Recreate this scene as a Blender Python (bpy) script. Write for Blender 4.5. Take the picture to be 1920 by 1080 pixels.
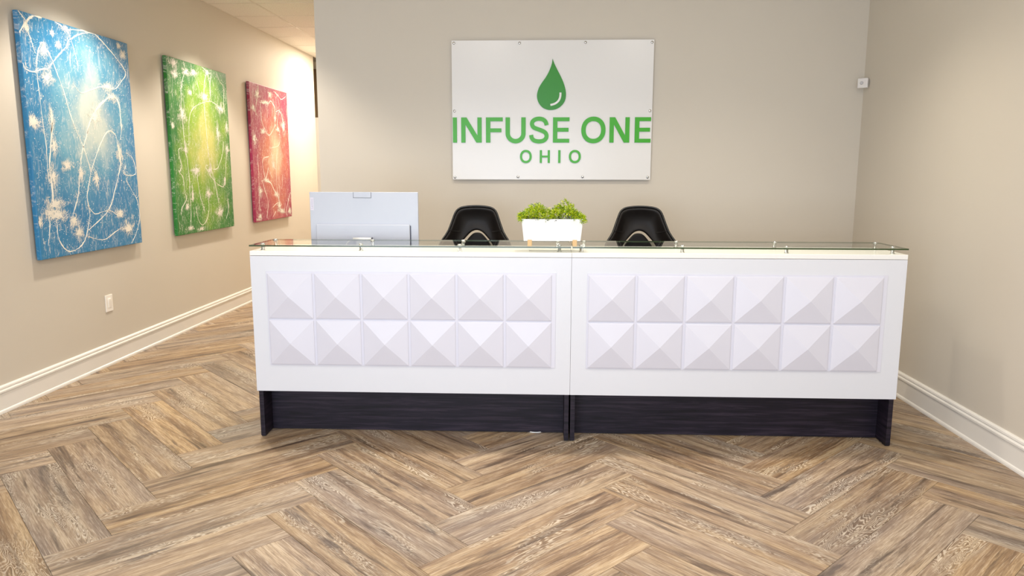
import bpy, bmesh, math, random
from mathutils import Vector, Matrix
random.seed(7)
C = bpy.context.scene.collection
PI = math.pi
for o in list(bpy.data.objects): bpy.data.objects.remove(o)

def lin(c):
    return tuple((v/12.92 if v <= .04045 else ((v+.055)/1.055)**2.4) for v in (x/255 for x in c)) + (1,)

# ---------------------------------------------------------------- camera
pitch, yaw, roll = 0.1565, -0.0406, 0.0016
cp, sp_, cy, sy, cr, sr = math.cos(pitch), math.sin(pitch), math.cos(yaw), math.sin(yaw), math.cos(roll), math.sin(roll)
F = Vector((sy*cp, cy*cp, -sp_)); R = Vector((cy, -sy, 0)); U = R.cross(F)
R, U = cr*R+sr*U, cr*U-sr*R
cam = bpy.data.cameras.new('camera'); cam_o = bpy.data.objects.new('camera', cam); C.objects.link(cam_o)
cam.sensor_width = 36; cam.lens = 1381.0*36/1920; cam.clip_start = .05
M = Matrix(((R.x, U.x, -F.x, -.1705), (R.y, U.y, -F.y, -4.0251), (R.z, U.z, -F.z, 1.5193), (0, 0, 0, 1)))
cam_o.matrix_world = M
bpy.context.scene.camera = cam_o
# ---------------------------------------------------------------- world, light, exposure
w = bpy.data.worlds.new('world'); bpy.context.scene.world = w; w.use_nodes = True
w.node_tree.nodes['Background'].inputs[0].default_value = (.75, .87, 1, 1)
w.node_tree.nodes['Background'].inputs[1].default_value = 1.0
vs = bpy.context.scene.view_settings
vs.view_transform = 'Standard'; vs.look = 'None'; vs.gamma = 1; vs.use_curve_mapping = False
vs.exposure = -0.22

def area(name, loc, rot, sx, sy_, power, col):
    l = bpy.data.lights.new(name, 'AREA'); l.shape = 'RECTANGLE'; l.size = sx; l.size_y = sy_
    l.energy = power; l.color = col
    o = bpy.data.objects.new(name, l); o.location = loc; o.rotation_euler = rot; C.objects.link(o); return o
def spot(name, loc, rot, power, col, deg, blend=.5, r=.05):
    l = bpy.data.lights.new(name, 'SPOT'); l.energy = power; l.color = col
    l.spot_size = math.radians(deg); l.spot_blend = blend; l.shadow_soft_size = r
    o = bpy.data.objects.new(name, l); o.location = loc; o.rotation_euler = rot; C.objects.link(o); return o
WARM = (1, .90, .76); NEUT = (1, .94, .87); COOL = (.74, .84, 1)
# daylight through the shop window behind the camera
area('window_daylight', (-1.30, -6.05, 1.25), (-PI/2, 0, PI), 3.9, 2.0, 222, COOL)
# recessed ceiling panels of the front room, as bare area lights
TROFF = [(-.83, -1.72), (1.02, -1.72)]
for x, y in TROFF:
    area('panel_light', (x, y, 3.19), (0, 0, 0), .56, 1.15, 32, NEUT)
area('hall_fill_light', (-2.78, 6.6, 3.19), (0, 0, 0), .56, .56, 90, WARM)  # added unseen fill, brightens the hallway and its ceiling by floor bounce
# downlights over the desk
for x in (-1.25, -.05, 1.15):
    spot('desk_light', (x, .40, 3.17), (0, 0, 0), 125, WARM, 116, 1.0, .08)
# downlights that wash the wall with the canvases
CANS = [(-2.83, 1.30), (-2.83, 3.30), (-2.83, 5.62)]
for (x, y), e_ in zip(CANS, (185, 175, 85)):
    spot('wash_light', (x, y, 3.17), (0, 0, 0), e_, (1, .90, .78), 112, .45, .06)
# ---------------------------------------------------------------- mesh helpers
def finish(name, bm, mat, parent=None, smooth=False, loc=None, bev=0):
    bmesh.ops.recalc_face_normals(bm, faces=bm.faces[:])
    me = bpy.data.meshes.new(name); bm.to_mesh(me); bm.free()
    for p in me.polygons: p.use_smooth = smooth
    if mat: me.materials.append(mat)
    o = bpy.data.objects.new(name, me); C.objects.link(o)
    if parent: o.parent = parent
    if loc: o.location = loc
    if bev:
        m = o.modifiers.new('bevel', 'BEVEL'); m.width = bev; m.segments = 2; m.limit_method = 'ANGLE'
    return o
def empty(name, loc, rz=0):
    o = bpy.data.objects.new(name, None); o.location = loc; o.rotation_euler.z = rz
    o.empty_display_size = .1; C.objects.link(o); return o
def tag(o, label, cat, group=None, kind=None):
    o['label'] = label; o['category'] = cat
    if group: o['group'] = group
    if kind: o['kind'] = kind
    return o
def struct(o): o['kind'] = 'structure'; return o
def add_box(bm, x0, x1, y0, y1, z0, z1):
    v = [bm.verts.new(p) for p in ((x0,y0,z0),(x1,y0,z0),(x1,y1,z0),(x0,y1,z0),(x0,y0,z1),(x1,y0,z1),(x1,y1,z1),(x0,y1,z1))]
    for f in ((0,3,2,1),(4,5,6,7),(0,1,5,4),(1,2,6,5),(2,3,7,6),(3,0,4,7)): bm.faces.new([v[i] for i in f])
def box(name, x0, x1, y0, y1, z0, z1, mat, parent=None, bev=0):
    bm = bmesh.new(); add_box(bm, x0, x1, y0, y1, z0, z1); return finish(name, bm, mat, parent, bev=bev)
def add_prism(bm, pts, fn, a, b):
    """polygon pts (2-D) extruded from a to b; fn(u,v,t)->xyz"""
    lo = [bm.verts.new(fn(u, v, a)) for u, v in pts]; hi = [bm.verts.new(fn(u, v, b)) for u, v in pts]
    bm.faces.new(lo[::-1]); bm.faces.new(hi)
    n = len(pts)
    for i in range(n): bm.faces.new((lo[i], lo[(i+1) % n], hi[(i+1) % n], hi[i]))
def add_ribbon(bm, pts, widths, fn, a, b, closed=False):
    """stroke of given widths along 2-D pts, extruded a..b"""
    n = len(pts); L = []; Rr = []
    for i in range(n):
        if closed: p, q = pts[(i-1) % n], pts[(i+1) % n]
        else: p, q = pts[max(i-1, 0)], pts[min(i+1, n-1)]
        dx, dy = q[0]-p[0], q[1]-p[1]; l = math.hypot(dx, dy) or 1
        wd = widths[i] if isinstance(widths, (list, tuple)) else widths
        nx, ny = -dy/l*wd/2, dx/l*wd/2
        L.append((pts[i][0]+nx, pts[i][1]+ny)); Rr.append((pts[i][0]-nx, pts[i][1]-ny))
    V = [[bm.verts.new(fn(*p, t)) for p in S] for S in (L, Rr) for t in (a, b)]
    la, lb, ra, rb = V
    for i in range(n if closed else n-1):
        j = (i+1) % n
        bm.faces.new((lb[i], lb[j], rb[j], rb[i])); bm.faces.new((la[i], ra[i], ra[j], la[j]))
        bm.faces.new((la[i], la[j], lb[j], lb[i])); bm.faces.new((ra[i], rb[i], rb[j], ra[j]))
    if not closed:
        bm.faces.new((la[0], lb[0], rb[0], ra[0])); bm.faces.new((la[-1], ra[-1], rb[-1], lb[-1]))
def catmull(pts, k=6):
    out = []
    for i in range(len(pts)-1):
        p0, p1, p2, p3 = pts[max(i-1, 0)], pts[i], pts[i+1], pts[min(i+2, len(pts)-1)]
        for j in range(k):
            t = j/k
            out.append(tuple(.5*((2*b)+(-a+c)*t+(2*a-5*b+4*c-d)*t*t+(-a+3*b-3*c+d)*t**3) for a, b, c, d in zip(p0, p1, p2, p3)))
    out.append(tuple(pts[-1])); return out
def add_tube(bm, pts, r, seg=8, cap=True):
    pts = [Vector(p) for p in pts]; rings = []; up = None
    for i, p in enumerate(pts):
        d = (pts[min(i+1, len(pts)-1)]-pts[max(i-1, 0)]).normalized()
        if up is None: up = d.orthogonal().normalized()
        up = (up-d*up.dot(d)).normalized(); s = d.cross(up)
        rr = r[i] if isinstance(r, (list, tuple)) else r
        rings.append([bm.verts.new(p+(up*math.cos(2*PI*k/seg)+s*math.sin(2*PI*k/seg))*rr) for k in range(seg)])
    for a, b in zip(rings, rings[1:]):
        for k in range(seg): bm.faces.new((a[k], a[(k+1) % seg], b[(k+1) % seg], b[k]))
    if cap: bm.faces.new(rings[0][::-1]); bm.faces.new(rings[-1])
def add_lathe(bm, prof, c=(0, 0, 0), seg=20):
    rings = [[bm.verts.new((c[0]+r*math.cos(2*PI*k/seg), c[1]+r*math.sin(2*PI*k/seg), c[2]+z)) for k in range(seg)] for r, z in prof]
    for a, b in zip(rings, rings[1:]):
        for k in range(seg): bm.faces.new((a[k], a[(k+1) % seg], b[(k+1) % seg], b[k]))
    bm.faces.new(rings[0][::-1]); bm.faces.new(rings[-1])

# ---------------------------------------------------------------- materials
def mat(name, rgb, rough=.5, metal=0, spec=.5, **kw):
    m = bpy.data.materials.new(name); m.use_nodes = True; b = m.node_tree.nodes['Principled BSDF']
    b.inputs['Base Color'].default_value = lin(rgb); b.inputs['Roughness'].default_value = rough
    b.inputs['Metallic'].default_value = metal; b.inputs['Specular IOR Level'].default_value = spec
    for k, v in kw.items(): b.inputs[k.replace('_', ' ')].default_value = v
    return m
class N:
    """tiny node-graph helper"""
    def __init__(s, m): s.t = m.node_tree; s.n = s.t.nodes; s.b = s.n['Principled BSDF']
    def new(s, kind, **kw):
        n = s.n.new(kind)
        for k, v in kw.items(): setattr(n, k, v)
        return n
    def link(s, a, b): s.t.links.new(a, b)
    def coord(s): return s.new('ShaderNodeTexCoord').outputs['Object']
    def mapping(s, v, scale, loc=(0, 0, 0)):
        n = s.new('ShaderNodeMapping'); n.inputs['Scale'].default_value = scale; n.inputs['Location'].default_value = loc
        s.link(v, n.inputs['Vector']); return n.outputs[0]
    def noise(s, v, scale, detail=4, rough=.5, dist=0):
        n = s.new('ShaderNodeTexNoise'); n.inputs['Scale'].default_value = scale; n.inputs['Detail'].default_value = detail
        n.inputs['Roughness'].default_value = rough; n.inputs['Distortion'].default_value = dist
        s.link(v, n.inputs['Vector']); return n.outputs['Fac']
    def ramp(s, f, stops):
        n = s.new('ShaderNodeValToRGB'); cr_ = n.color_ramp
        while len(cr_.elements) < len(stops): cr_.elements.new(.5)
        for e, (p, c) in zip(cr_.elements, stops):
            e.position = p; e.color = (c, c, c, 1) if isinstance(c, (int, float)) else lin(c)
        s.link(f, n.inputs['Fac']); return n.outputs['Color']
    def mix(s, f, a, b, mode='MIX'):
        n = s.new('ShaderNodeMix', data_type='RGBA', blend_type=mode)
        for sock, v in ((n.inputs[0], f), (n.inputs[6], a), (n.inputs[7], b)):
            if isinstance(v, (int, float)): sock.default_value = v
            elif isinstance(v, tuple): sock.default_value = lin(v)
            else: s.link(v, sock)
        return n.outputs[2]
    def math(s, op, a, b=None, c=None):
        n = s.new('ShaderNodeMath', operation=op)
        for sock, v in zip(n.inputs, (a, b, c)):
            if v is None: continue
            if isinstance(v, (int, float)): sock.default_value = v
            else: s.link(v, sock)
        return n.outputs[0]
    def bump(s, h, strength, dist=.002):
        n = s.new('ShaderNodeBump'); n.inputs['Strength'].default_value = strength; n.inputs['Distance'].default_value = dist
        s.link(h, n.inputs['Height']); s.link(n.outputs[0], s.b.inputs['Normal'])

def wall_mat():
    m = mat('wall_paint', (214, 205, 190), .62, spec=.3); g = N(m); v = g.coord()
    f = g.noise(v, 1.3, 3); g.link(g.mix(f, (212, 203, 188), (216, 208, 194)), g.b.inputs['Base Color'])
    g.bump(g.noise(v, 260, 2), .12, .001); return m
M_WALL = wall_mat()
M_TRIM = mat('trim_paint', (238, 234, 226), .35)
def ceil_mat():
    m = mat('ceiling_tile', (214, 205, 192), .9, spec=.1); g = N(m); v = g.coord()
    f = g.noise(v, 90, 3, .7); g.link(g.ramp(f, [(.35, (222, 214, 202)), (.5, (240, 234, 224))]), g.b.inputs['Base Color'])
    g.bump(f, .3, .002); return m
M_TILE = ceil_mat()
M_RAIL = mat('ceiling_rail', (222, 214, 200), .5)
M_VOID = mat('ceiling_deck', (150, 142, 132), .9)
M_SUB = mat('floor_underlay', (92, 74, 55), .9)

def wood_floor():
    m = mat('oak_plank', (190, 160, 125), .42, spec=.45); g = N(m); v0 = g.coord()
    info = g.new('ShaderNodeObjectInfo'); rnd = info.outputs['Random']
    comb = g.new('ShaderNodeCombineXYZ')
    g.link(g.math('MULTIPLY', rnd, 37.0), comb.inputs[0]); g.link(g.math('MULTIPLY', rnd, 91.0), comb.inputs[1]); g.link(g.math('MULTIPLY', rnd, 53.0), comb.inputs[2])
    add = g.new('ShaderNodeVectorMath', operation='ADD'); g.link(v0, add.inputs[0]); g.link(comb.outputs[0], add.inputs[1]); v = add.outputs[0]
    # broad lengthwise bands of tan, honey and taupe
    band = g.noise(g.mapping(v, (.42, 7, 1)), 2.2, 5, .6, .3)
    col = g.ramp(band, [(.30, (108, 86, 66)), (.42, (150, 124, 98)), (.54, (184, 157, 124)), (.70, (206, 182, 148))])
    grey = g.noise(g.mapping(v, (.5, 3.2, 1)), 1.6, 2)
    col = g.mix(g.math('MULTIPLY', g.ramp(grey, [(.46, 0.), (.66, 1.)]), .6), col, (158, 141, 128))
    # fine fibre
    fib = g.noise(g.mapping(v, (2.6, 55, 1)), 3.0, 6, .75, .6)
    col = g.mix(g.ramp(fib, [(.30, .9), (.52, 0.)]), col, (104, 80, 58))
    col = g.mix(g.ramp(fib, [(.52, 0.), (.70, .7)]), col, (226, 211, 188))
    # cathedral figure: contour rings of a stretched noise, only on parts of a plank
    hgt = g.noise(g.mapping(v, (.8, 5.0, 1)), 1.7, 3, .6, .6)
    rings = g.math('SINE', g.math('MULTIPLY', hgt, 270.0))
    wob = g.noise(g.mapping(v, (16, 60, 1)), 2.0, 3, .6)
    rings = g.math('ADD', rings, g.math('MULTIPLY_ADD', wob, 2.2, -1.1))
    mask = g.ramp(g.noise(g.mapping(v, (1.0, 3.6, 1), (3, 7, 1)), 1.9, 3), [(.53, 0.), (.62, 1.)])
    w1 = g.math('MULTIPLY', g.ramp(g.math('MULTIPLY_ADD', rings, .5, .5), [(.62, 0.), (.90, 1.)]), mask)
    w2 = g.math('MULTIPLY', g.ramp(g.math('MULTIPLY_ADD', rings, .5, .5), [(.10, 1.), (.36, 0.)]), mask)
    col = g.mix(g.math('MULTIPLY', w2, .6), col, (104, 84, 64))
    col = g.mix(g.math('MULTIPLY', w1, .6), col, (232, 221, 202))
    # dark smoky streaks
    st = g.noise(g.mapping(v, (.7, 9, 1)), 1.9, 5, .62, .8)
    col = g.mix(g.ramp(st, [(.56, 0.), (.68, .85)]), col, (84, 66, 52))
    kn = g.noise(g.mapping(v, (1.3, 7, 1), (5, 9, 2)), 1.5, 4, .6, .4)
    col = g.mix(g.ramp(kn, [(.61, 0.), (.72, .8)]), col, (88, 74, 66))
    # every plank a little lighter or darker
    hs = g.new('ShaderNodeHueSaturation'); g.link(col, hs.inputs['Color'])
    g.link(g.math('MULTIPLY_ADD', rnd, .22, .79), hs.inputs['Value'])
    sat = g.math('FRACT', g.math('MULTIPLY', rnd, 7.77)); g.link(g.math('MULTIPLY_ADD', sat, .30, .84), hs.inputs['Saturation'])
    g.link(hs.outputs[0], g.b.inputs['Base Color'])
    g.link(g.math('MULTIPLY_ADD', fib, .2, .33), g.b.inputs['Roughness'])
    g.bump(g.math('ADD', fib, g.math('MULTIPLY', w1, .5)), .18, .0015); return m
M_OAK = wood_floor()
def dark_wood():
    m = mat('dark_woodgrain', (44, 37, 46), .5, spec=.3); g = N(m); v = g.coord()
    f = g.noise(g.mapping(v, (1.2, 1.2, 26)), 2.5, 5, .65, .6)
    g.link(g.ramp(f, [(.30, (11, 9, 15)), (.5, (30, 24, 36)), (.7, (56, 46, 58))]), g.b.inputs['Base Color'])
    g.bump(f, .15, .001); return m
M_DARK = dark_wood()
M_WHITE = mat('white_laminate', (226, 227, 231), .32)
M_PANEL = mat('white_panel', (223, 222, 231), .42)
M_SLAB = mat('white_counter', (246, 244, 238), .22)
M_BLACK = mat('black_foot', (12, 12, 13), .5)
M_STEEL = mat('brushed_steel', (205, 205, 203), .25, 1)
def glass():
    m = bpy.data.materials.new('clear_glass'); m.use_nodes = True; n = m.node_tree.nodes; L = m.node_tree.links.new
    n.remove(n['Principled BSDF'])
    tr = n.new('ShaderNodeBsdfTransparent'); tr.inputs[0].default_value = (.965, .99, .975, 1)
    gl = n.new('ShaderNodeBsdfGlossy'); gl.inputs['Roughness'].default_value = .015
    fr = n.new('ShaderNodeFresnel'); fr.inputs[0].default_value = 1.5; ge = n.new('ShaderNodeNewGeometry')
    inv = n.new('ShaderNodeMath'); inv.operation = 'SUBTRACT'; inv.inputs[0].default_value = 1; L(ge.outputs['Backfacing'], inv.inputs[1])
    mu = n.new('ShaderNodeMath'); mu.operation = 'MULTIPLY'; L(inv.outputs[0], mu.inputs[0]); L(fr.outputs[0], mu.inputs[1])
    mx = n.new('ShaderNodeMixShader'); L(mu.outputs[0], mx.inputs[0]); L(tr.outputs[0], mx.inputs[1]); L(gl.outputs[0], mx.inputs[2])
    L(mx.outputs[0], n['Material Output'].inputs['Surface']); return m
M_GEDG = mat('glass_edge', (58, 74, 40), .15)
M_GLASS = glass()

# ---------------------------------------------------------------- room
XL, XR, YB, ZC, YF, YE = -3.5933, 2.2898, 1.9093, 3.205, -6.1, 8.0
XH = -1.958                                   # corner where the back wall stops and the hallway begins
struct(box('wall_left', XL-.14, XL, YF, 7.19, 0, ZC+.1, M_WALL))
struct(box('wall_right', XR, XR+.14, YF, YB+.14, 0, ZC+.1, M_WALL))
struct(box('wall_back', XH, XR, YB, YB+.14, 0, ZC+.1, M_WALL))
struct(box('wall_hall', XH, XH+.14, YB+.14, YE, 0, ZC+.1, M_WALL))
struct(box('wall_hall_end', -5.4, XH, YE, YE+.14, 0, ZC+.1, M_WALL))
struct(box('wall_far_left', -5.54, -5.4, 7.05, YE+.14, 0, ZC+.1, M_WALL))
struct(box('wall_side_hall', -5.4, XL-.14, 7.05, 7.19, 0, ZC+.1, M_WALL))
bm = bmesh.new()
for a in ((XL, -3.3, 0, ZC+.1), (2.0, XR, 0, ZC+.1), (-3.3, 2.0, 0, .25), (-3.3, 2.0, 2.30, ZC+.1)): add_box(bm, a[0], a[1], YF-.14, YF, a[2], a[3])
struct(finish('wall_front', bm, M_WALL))

# baseboards: shoe, flat body, small stepped cap
BB = [(0, 0), (.024, 0), (.024, .010), (.021, .018), (.015, .023), (.015, .122), (.0125, .124), (.0125, .127), (.021, .131), (.021, .141), (.015, .148), (.0125, .150), (.0125, .153), (.016, .156), (.014, .166), (.006, .174), (0, .174)]
def baseboard(name, fn, a, b):
    bm = bmesh.new(); add_prism(bm, BB, fn, a, b); return struct(finish(name, bm, M_TRIM))
baseboard('baseboard_left', lambda d, z, t: (XL+d, t, z), YF, 7.19)
baseboard('baseboard_right', lambda d, z, t: (XR-d, t, z), YF, YB-.001)
baseboard('baseboard_back', lambda d, z, t: (t, YB-d, z), XH, XR-.025)
baseboard('baseboard_hall', lambda d, z, t: (XH-d, t, z), YB-.0, YE)

# door at the end of the hallway: leaf, casing, brown transom panel above
M_BROWN = mat('brown_transom', (104, 84, 60), .45)
M_DOOR = mat('door_paint', (205, 190, 160), .5)
d = struct(box('door_1', -4.55, -3.86, YE-.03, YE-.002, 0, 2.33, M_DOOR))
box('door_casing', -3.86, -3.72, YE-.05, YE-.002, 0, 2.33, M_TRIM, d); box('door_casing', -4.65, -4.55, YE-.05, YE-.002, 0, 2.33, M_TRIM, d)
box('door_head', -4.65, -3.72, YE-.05, YE-.002, 2.33, 2.375, M_TRIM, d)
struct(box('trim_1', -4.65, -3.70, YE-.04, YE-.002, 2.375, 3.13, M_BROWN))

# ceiling: deck, square lay-in tiles, rails
ceiling = struct(box('ceiling', -5.4, XR, YF, YE, ZC+.05, ZC+.1, M_VOID))
P = .632; GX, GY = -3.103, 3.692
TR = [(x-.28, x+.28, y-.58, y+.58) for x, y in TROFF]
xs = [GX+P*i for i in range(-4, 10)]; ys = [GY+P*i for i in range(-16, 8)]
def region(x0, x1, y0, y1):
    return (max(x0, XL), min(x1, XR), max(y0, YF), min(y1, YE))
def clipc(x0, x1, y0, y1):
    x0, x1 = max(x0, XL), min(x1, XR); y0, y1 = max(y0, YF), min(y1, YE)
    if y0 >= YB-.01:
        x1 = min(x1, XH)
    elif y1 > YB and x0 > XH-.3: y1 = YB
    return x0, x1, y0, y1
tiles = {}
for i in range(len(xs)-1):
    for j in range(len(ys)-1):
        x0, x1, y0, y1 = clipc(xs[i]+.011, xs[i+1]-.011, ys[j]+.011, ys[j+1]-.011)
        if x1-x0 < .03 or y1-y0 < .03: continue
        key = (round(x1-x0, 3), round(y1-y0, 3))
        if key not in tiles:
            bm = bmesh.new(); w_, h_ = key; e = .004
            lo = [bm.verts.new(p) for p in ((e, e, 0), (w_-e, e, 0), (w_-e, h_-e, 0), (e, h_-e, 0))]
            hi = [bm.verts.new(p) for p in ((0, 0, .004), (w_, 0, .004), (w_, h_, .004), (0, h_, .004))]
            tp = [bm.verts.new(p) for p in ((0, 0, .016), (w_, 0, .016), (w_, h_, .016), (0, h_, .016))]
            bm.faces.new(lo[::-1]); bm.faces.new(tp)
            for A_, B_ in ((lo, hi), (hi, tp)):
                for k in range(4): bm.faces.new((A_[k], A_[(k+1) % 4], B_[(k+1) % 4], B_[k]))
            o = finish('ceiling_tile', bm, M_TILE, ceiling, loc=(x0, y0, ZC)); tiles[key] = o.data
        else:
            o = bpy.data.objects.new('ceiling_tile', tiles[key]); C.objects.link(o); o.parent = ceiling; o.location = (x0, y0, ZC)
for x in xs:
    if XL < x < XR: box('ceiling_rail', x-.011, x+.011, YF, YE if x < XH else YB, ZC-.001, ZC+.03, M_RAIL, ceiling)
for y in ys:
    if YF < y < YE: box('ceiling_rail', XL, XR if y < YB else XH, y-.011, y+.011, ZC-.0015, ZC+.0295, M_RAIL, ceiling)
box('ceiling_rail', XL, XL+.02, YF, 7.19, ZC-.002, ZC+.03, M_RAIL, ceiling)

# ---------------------------------------------------------------- floor: herringbone of wide oak planks
floor = struct(box('floor', -5.5, XR, YF, YE, -.05, -.006, M_SUB))
def clip_poly(poly, ax, val, keep_less):
    out = []
    for i in range(len(poly)):
        p, q = poly[i], poly[(i+1) % len(poly)]
        ip = (p[ax] <= val) == keep_less; iq = (q[ax] <= val) == keep_less
        if ip: out.append(p)
        if ip != iq:
            t = (val-p[ax])/(q[ax]-p[ax]); out.append((p[0]+t*(q[0]-p[0]), p[1]+t*(q[1]-p[1])))
    return out
def inset(poly, e):
    n = len(poly); out = []
    for i in range(n):
        p0, p1, p2 = Vector(poly[i-1]), Vector(poly[i]), Vector(poly[(i+1) % n])
        d1 = (p1-p0).normalized(); d2 = (p2-p1).normalized()
        n1 = Vector((-d1.y, d1.x)); n2 = Vector((-d2.y, d2.x)); k = n1+n2
        den = max(k.dot(n1), .3); out.append(tuple(p1+k*(e/den)))
    return out
PW, PL = .3575/math.sqrt(2), .755*math.sqrt(2)
BX, BY = .300, -.458; ROT = -.010
def plank(ax, ay, ang, flip):
    ux, uy = ax-BX, ay-BY; ax, ay = BX+ux*math.cos(ROT)-uy*math.sin(ROT), BY+ux*math.sin(ROT)+uy*math.cos(ROT); ang += ROT
    d = (math.cos(ang), math.sin(ang)); nrm = (-d[1], d[0]); s = 1 if not flip else -1
    P4 = [(ax, ay), (ax+d[0]*PL, ay+d[1]*PL), (ax+d[0]*PL+s*nrm[0]*PW, ay+d[1]*PL+s*nrm[1]*PW), (ax+s*nrm[0]*PW, ay+s*nrm[1]*PW)]
    if flip: P4 = P4[::-1]
    P4 = inset(P4, .0006)
    polys = []
    for rx0, rx1, ry0, ry1 in ((XL, XR, -4.6, YB), (XL, XH, YB, YE)):
        q = P4
        for ax_, val, less in ((0, rx0, False), (0, rx1, True), (1, ry0, False), (1, ry1, True)):
            if q: q = clip_poly(q, ax_, val, less)
        if len(q) > 2:
            ar = abs(sum(q[i-1][0]*q[i][1]-q[i][0]*q[i-1][1] for i in range(len(q))))/2
            if ar > .002: polys.append(q)
    if not polys: return
    bm = bmesh.new(); c, s_ = math.cos(-ang), math.sin(-ang)
    loc = lambda u, v, z: ((u-ax)*c-(v-ay)*s_, (u-ax)*s_+(v-ay)*c, z)
    for q in polys:
        # drop near-duplicate points
        q = [p for i, p in enumerate(q) if math.hypot(p[0]-q[i-1][0], p[1]-q[i-1][1]) > .004]
        if len(q) < 3: continue
        qi = inset(q, .0012)
        a = [bm.verts.new(loc(*p, -.006)) for p in q]; b = [bm.verts.new(loc(*p, -.0010)) for p in q]; t = [bm.verts.new(loc(*p, 0)) for p in qi]
        n = len(q); bm.faces.new(t)
        for A_, B_ in ((a, b), (b, t)):
            for k in range(n): bm.faces.new((A_[k], A_[(k+1) % n], B_[(k+1) % n], B_[k]))
    if not bm.faces: bm.free(); return
    me = bpy.data.meshes.new('plank'); bm.normal_update(); bm.to_mesh(me); bm.free(); me.materials.append(M_OAK)
    o = bpy.data.objects.new('plank', me); C.objects.link(o); o.parent = floor; o.location = (ax, ay, 0); o.rotation_euler.z = ang
q2 = 1/math.sqrt(2); step = PW*math.sqrt(2); half = PL*q2
for ci in range(-8, 6):                       # ci even: "/" columns, odd: "\" columns
    for k in range(-20, 40):
        if ci % 2 == 0:                       # right lower corner B
            bx = BX+ci*half; by = BY+k*step
            if -7 < by < 10: plank(bx-half, by-half, PI/4, False)
        else:
            bx = BX+(ci-1)*half; by = BY+k*step
            if -7 < by < 10: plank(bx, by, -PI/4, True)

# ---------------------------------------------------------------- wall plate and corner sensor
M_PLATE = mat('white_plastic', (252, 247, 238), .35)
pl = empty('wall_plate', (XL, 1.581, .487))
def lbox(name, x0, x1, y0, y1, z0, z1, m, par, bev=0): return box(name, x0, x1, y0, y1, z0, z1, m, par, bev)
lbox('cover', 0, .007, -.048, .048, -.066, .066, M_PLATE, pl, .003)
bm = bmesh.new(); add_prism(bm, [(.007, -.036), (.0095, -.036), (.0145, .036), (.007, .036)], lambda a, z, t: (a, t, z), -.017, .017)
finish('rocker', bm, M_PLATE, pl, bev=.001)
tag(pl, 'small white wall plate with a rectangular rocker, on the left wall below the blue canvas', 'wall plate')
M_SENS = mat('sensor_plastic', (232, 228, 224), .4)
se = empty('motion_sensor', (2.255, 1.832, 2.186), -PI/4+.06)
bm = bmesh.new(); add_prism(bm, [(-.037, -.037), (.037, -.037), (.037, .037), (-.037, .037)], lambda u, v, t: (u, t, v), -.026, .004); 
finish('housing', bm, M_SENS, se, bev=.006)
bm = bmesh.new(); add_prism(bm, [(-.022, -.03), (.022, -.03), (.022, .03), (-.022, .03)], lambda u, v, t: (u, t, v), .004, .026)
finish('bracket', bm, M_SENS, se)
bm = bmesh.new(); add_lathe(bm, [(.013, 0), (.012, .004), (.008, .008), (.002, .0095)], seg=16)
o = finish('sensor_lens', bm, mat('sensor_lens', (205, 203, 206), .25), se, True, loc=(-.006, -.026, 0)); o.rotation_euler = (PI/2, 0, 0)
tag(se, 'small square white motion sensor high in the right corner of the room', 'sensor')

# ---------------------------------------------------------------- company sign
M_SIGN = mat('sign_acrylic', (236, 234, 231), .22, spec=.35)
M_GREEN = mat('sign_green', (60, 172, 16), .35); M_GREEN2 = mat('drop_green', (36, 140, 16), .35)
M_GEDGE = mat('sign_green_edge', (38, 110, 26), .5)
SY = YB-.030                                  # front face of the acrylic
sign = empty('company_sign', (0, 0, 0))
tag(sign, 'white acrylic company sign with green drop and lettering, standing off the back wall', 'sign')
box('sign_board', -.883, .678, SY, SY+.010, 1.458, 2.522, M_SIGN, sign, .0015)
for x, z in ((-.864, 2.502), (-.355, 2.500), (.152, 2.502), (.661, 2.501), (-.864, 1.989), (.659, 1.989), (-.866, 1.476), (-.364, 1.480), (.146, 1.481), (.656, 1.479)):
    bm = bmesh.new(); add_lathe(bm, [(.006, -.030), (.006, 0), (.0105, .0005), (.0105, .004), (.008, .0065), (.001, .007)], seg=16)
    o = finish('standoff_screw', bm, M_STEEL, sign, True, loc=(x, SY, z)); o.rotation_euler = (PI/2, 0, 0)
sf = lambda u, v, t: (u, SY-t, v)
def glyph(name, build, m, parent=sign, t=.007):
    bm = bmesh.new(); build(bm, .0002, t)
    bmesh.ops.recalc_face_normals(bm, faces=bm.faces[:])
    me = bpy.data.meshes.new(name); bm.to_mesh(me); bm.free()
    me.materials.append(m); me.materials.append(M_GEDGE)
    for p in me.polygons: p.material_index = 0 if abs(p.normal.y) > .7 else 1
    o = bpy.data.objects.new(name, me); C.objects.link(o); o.parent = parent; return o
def rc(bm, x0, x1, z0, z1, a, b): add_prism(bm, [(x0, z0), (x1, z0), (x1, z1), (x0, z1)], sf, a, b)
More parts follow.
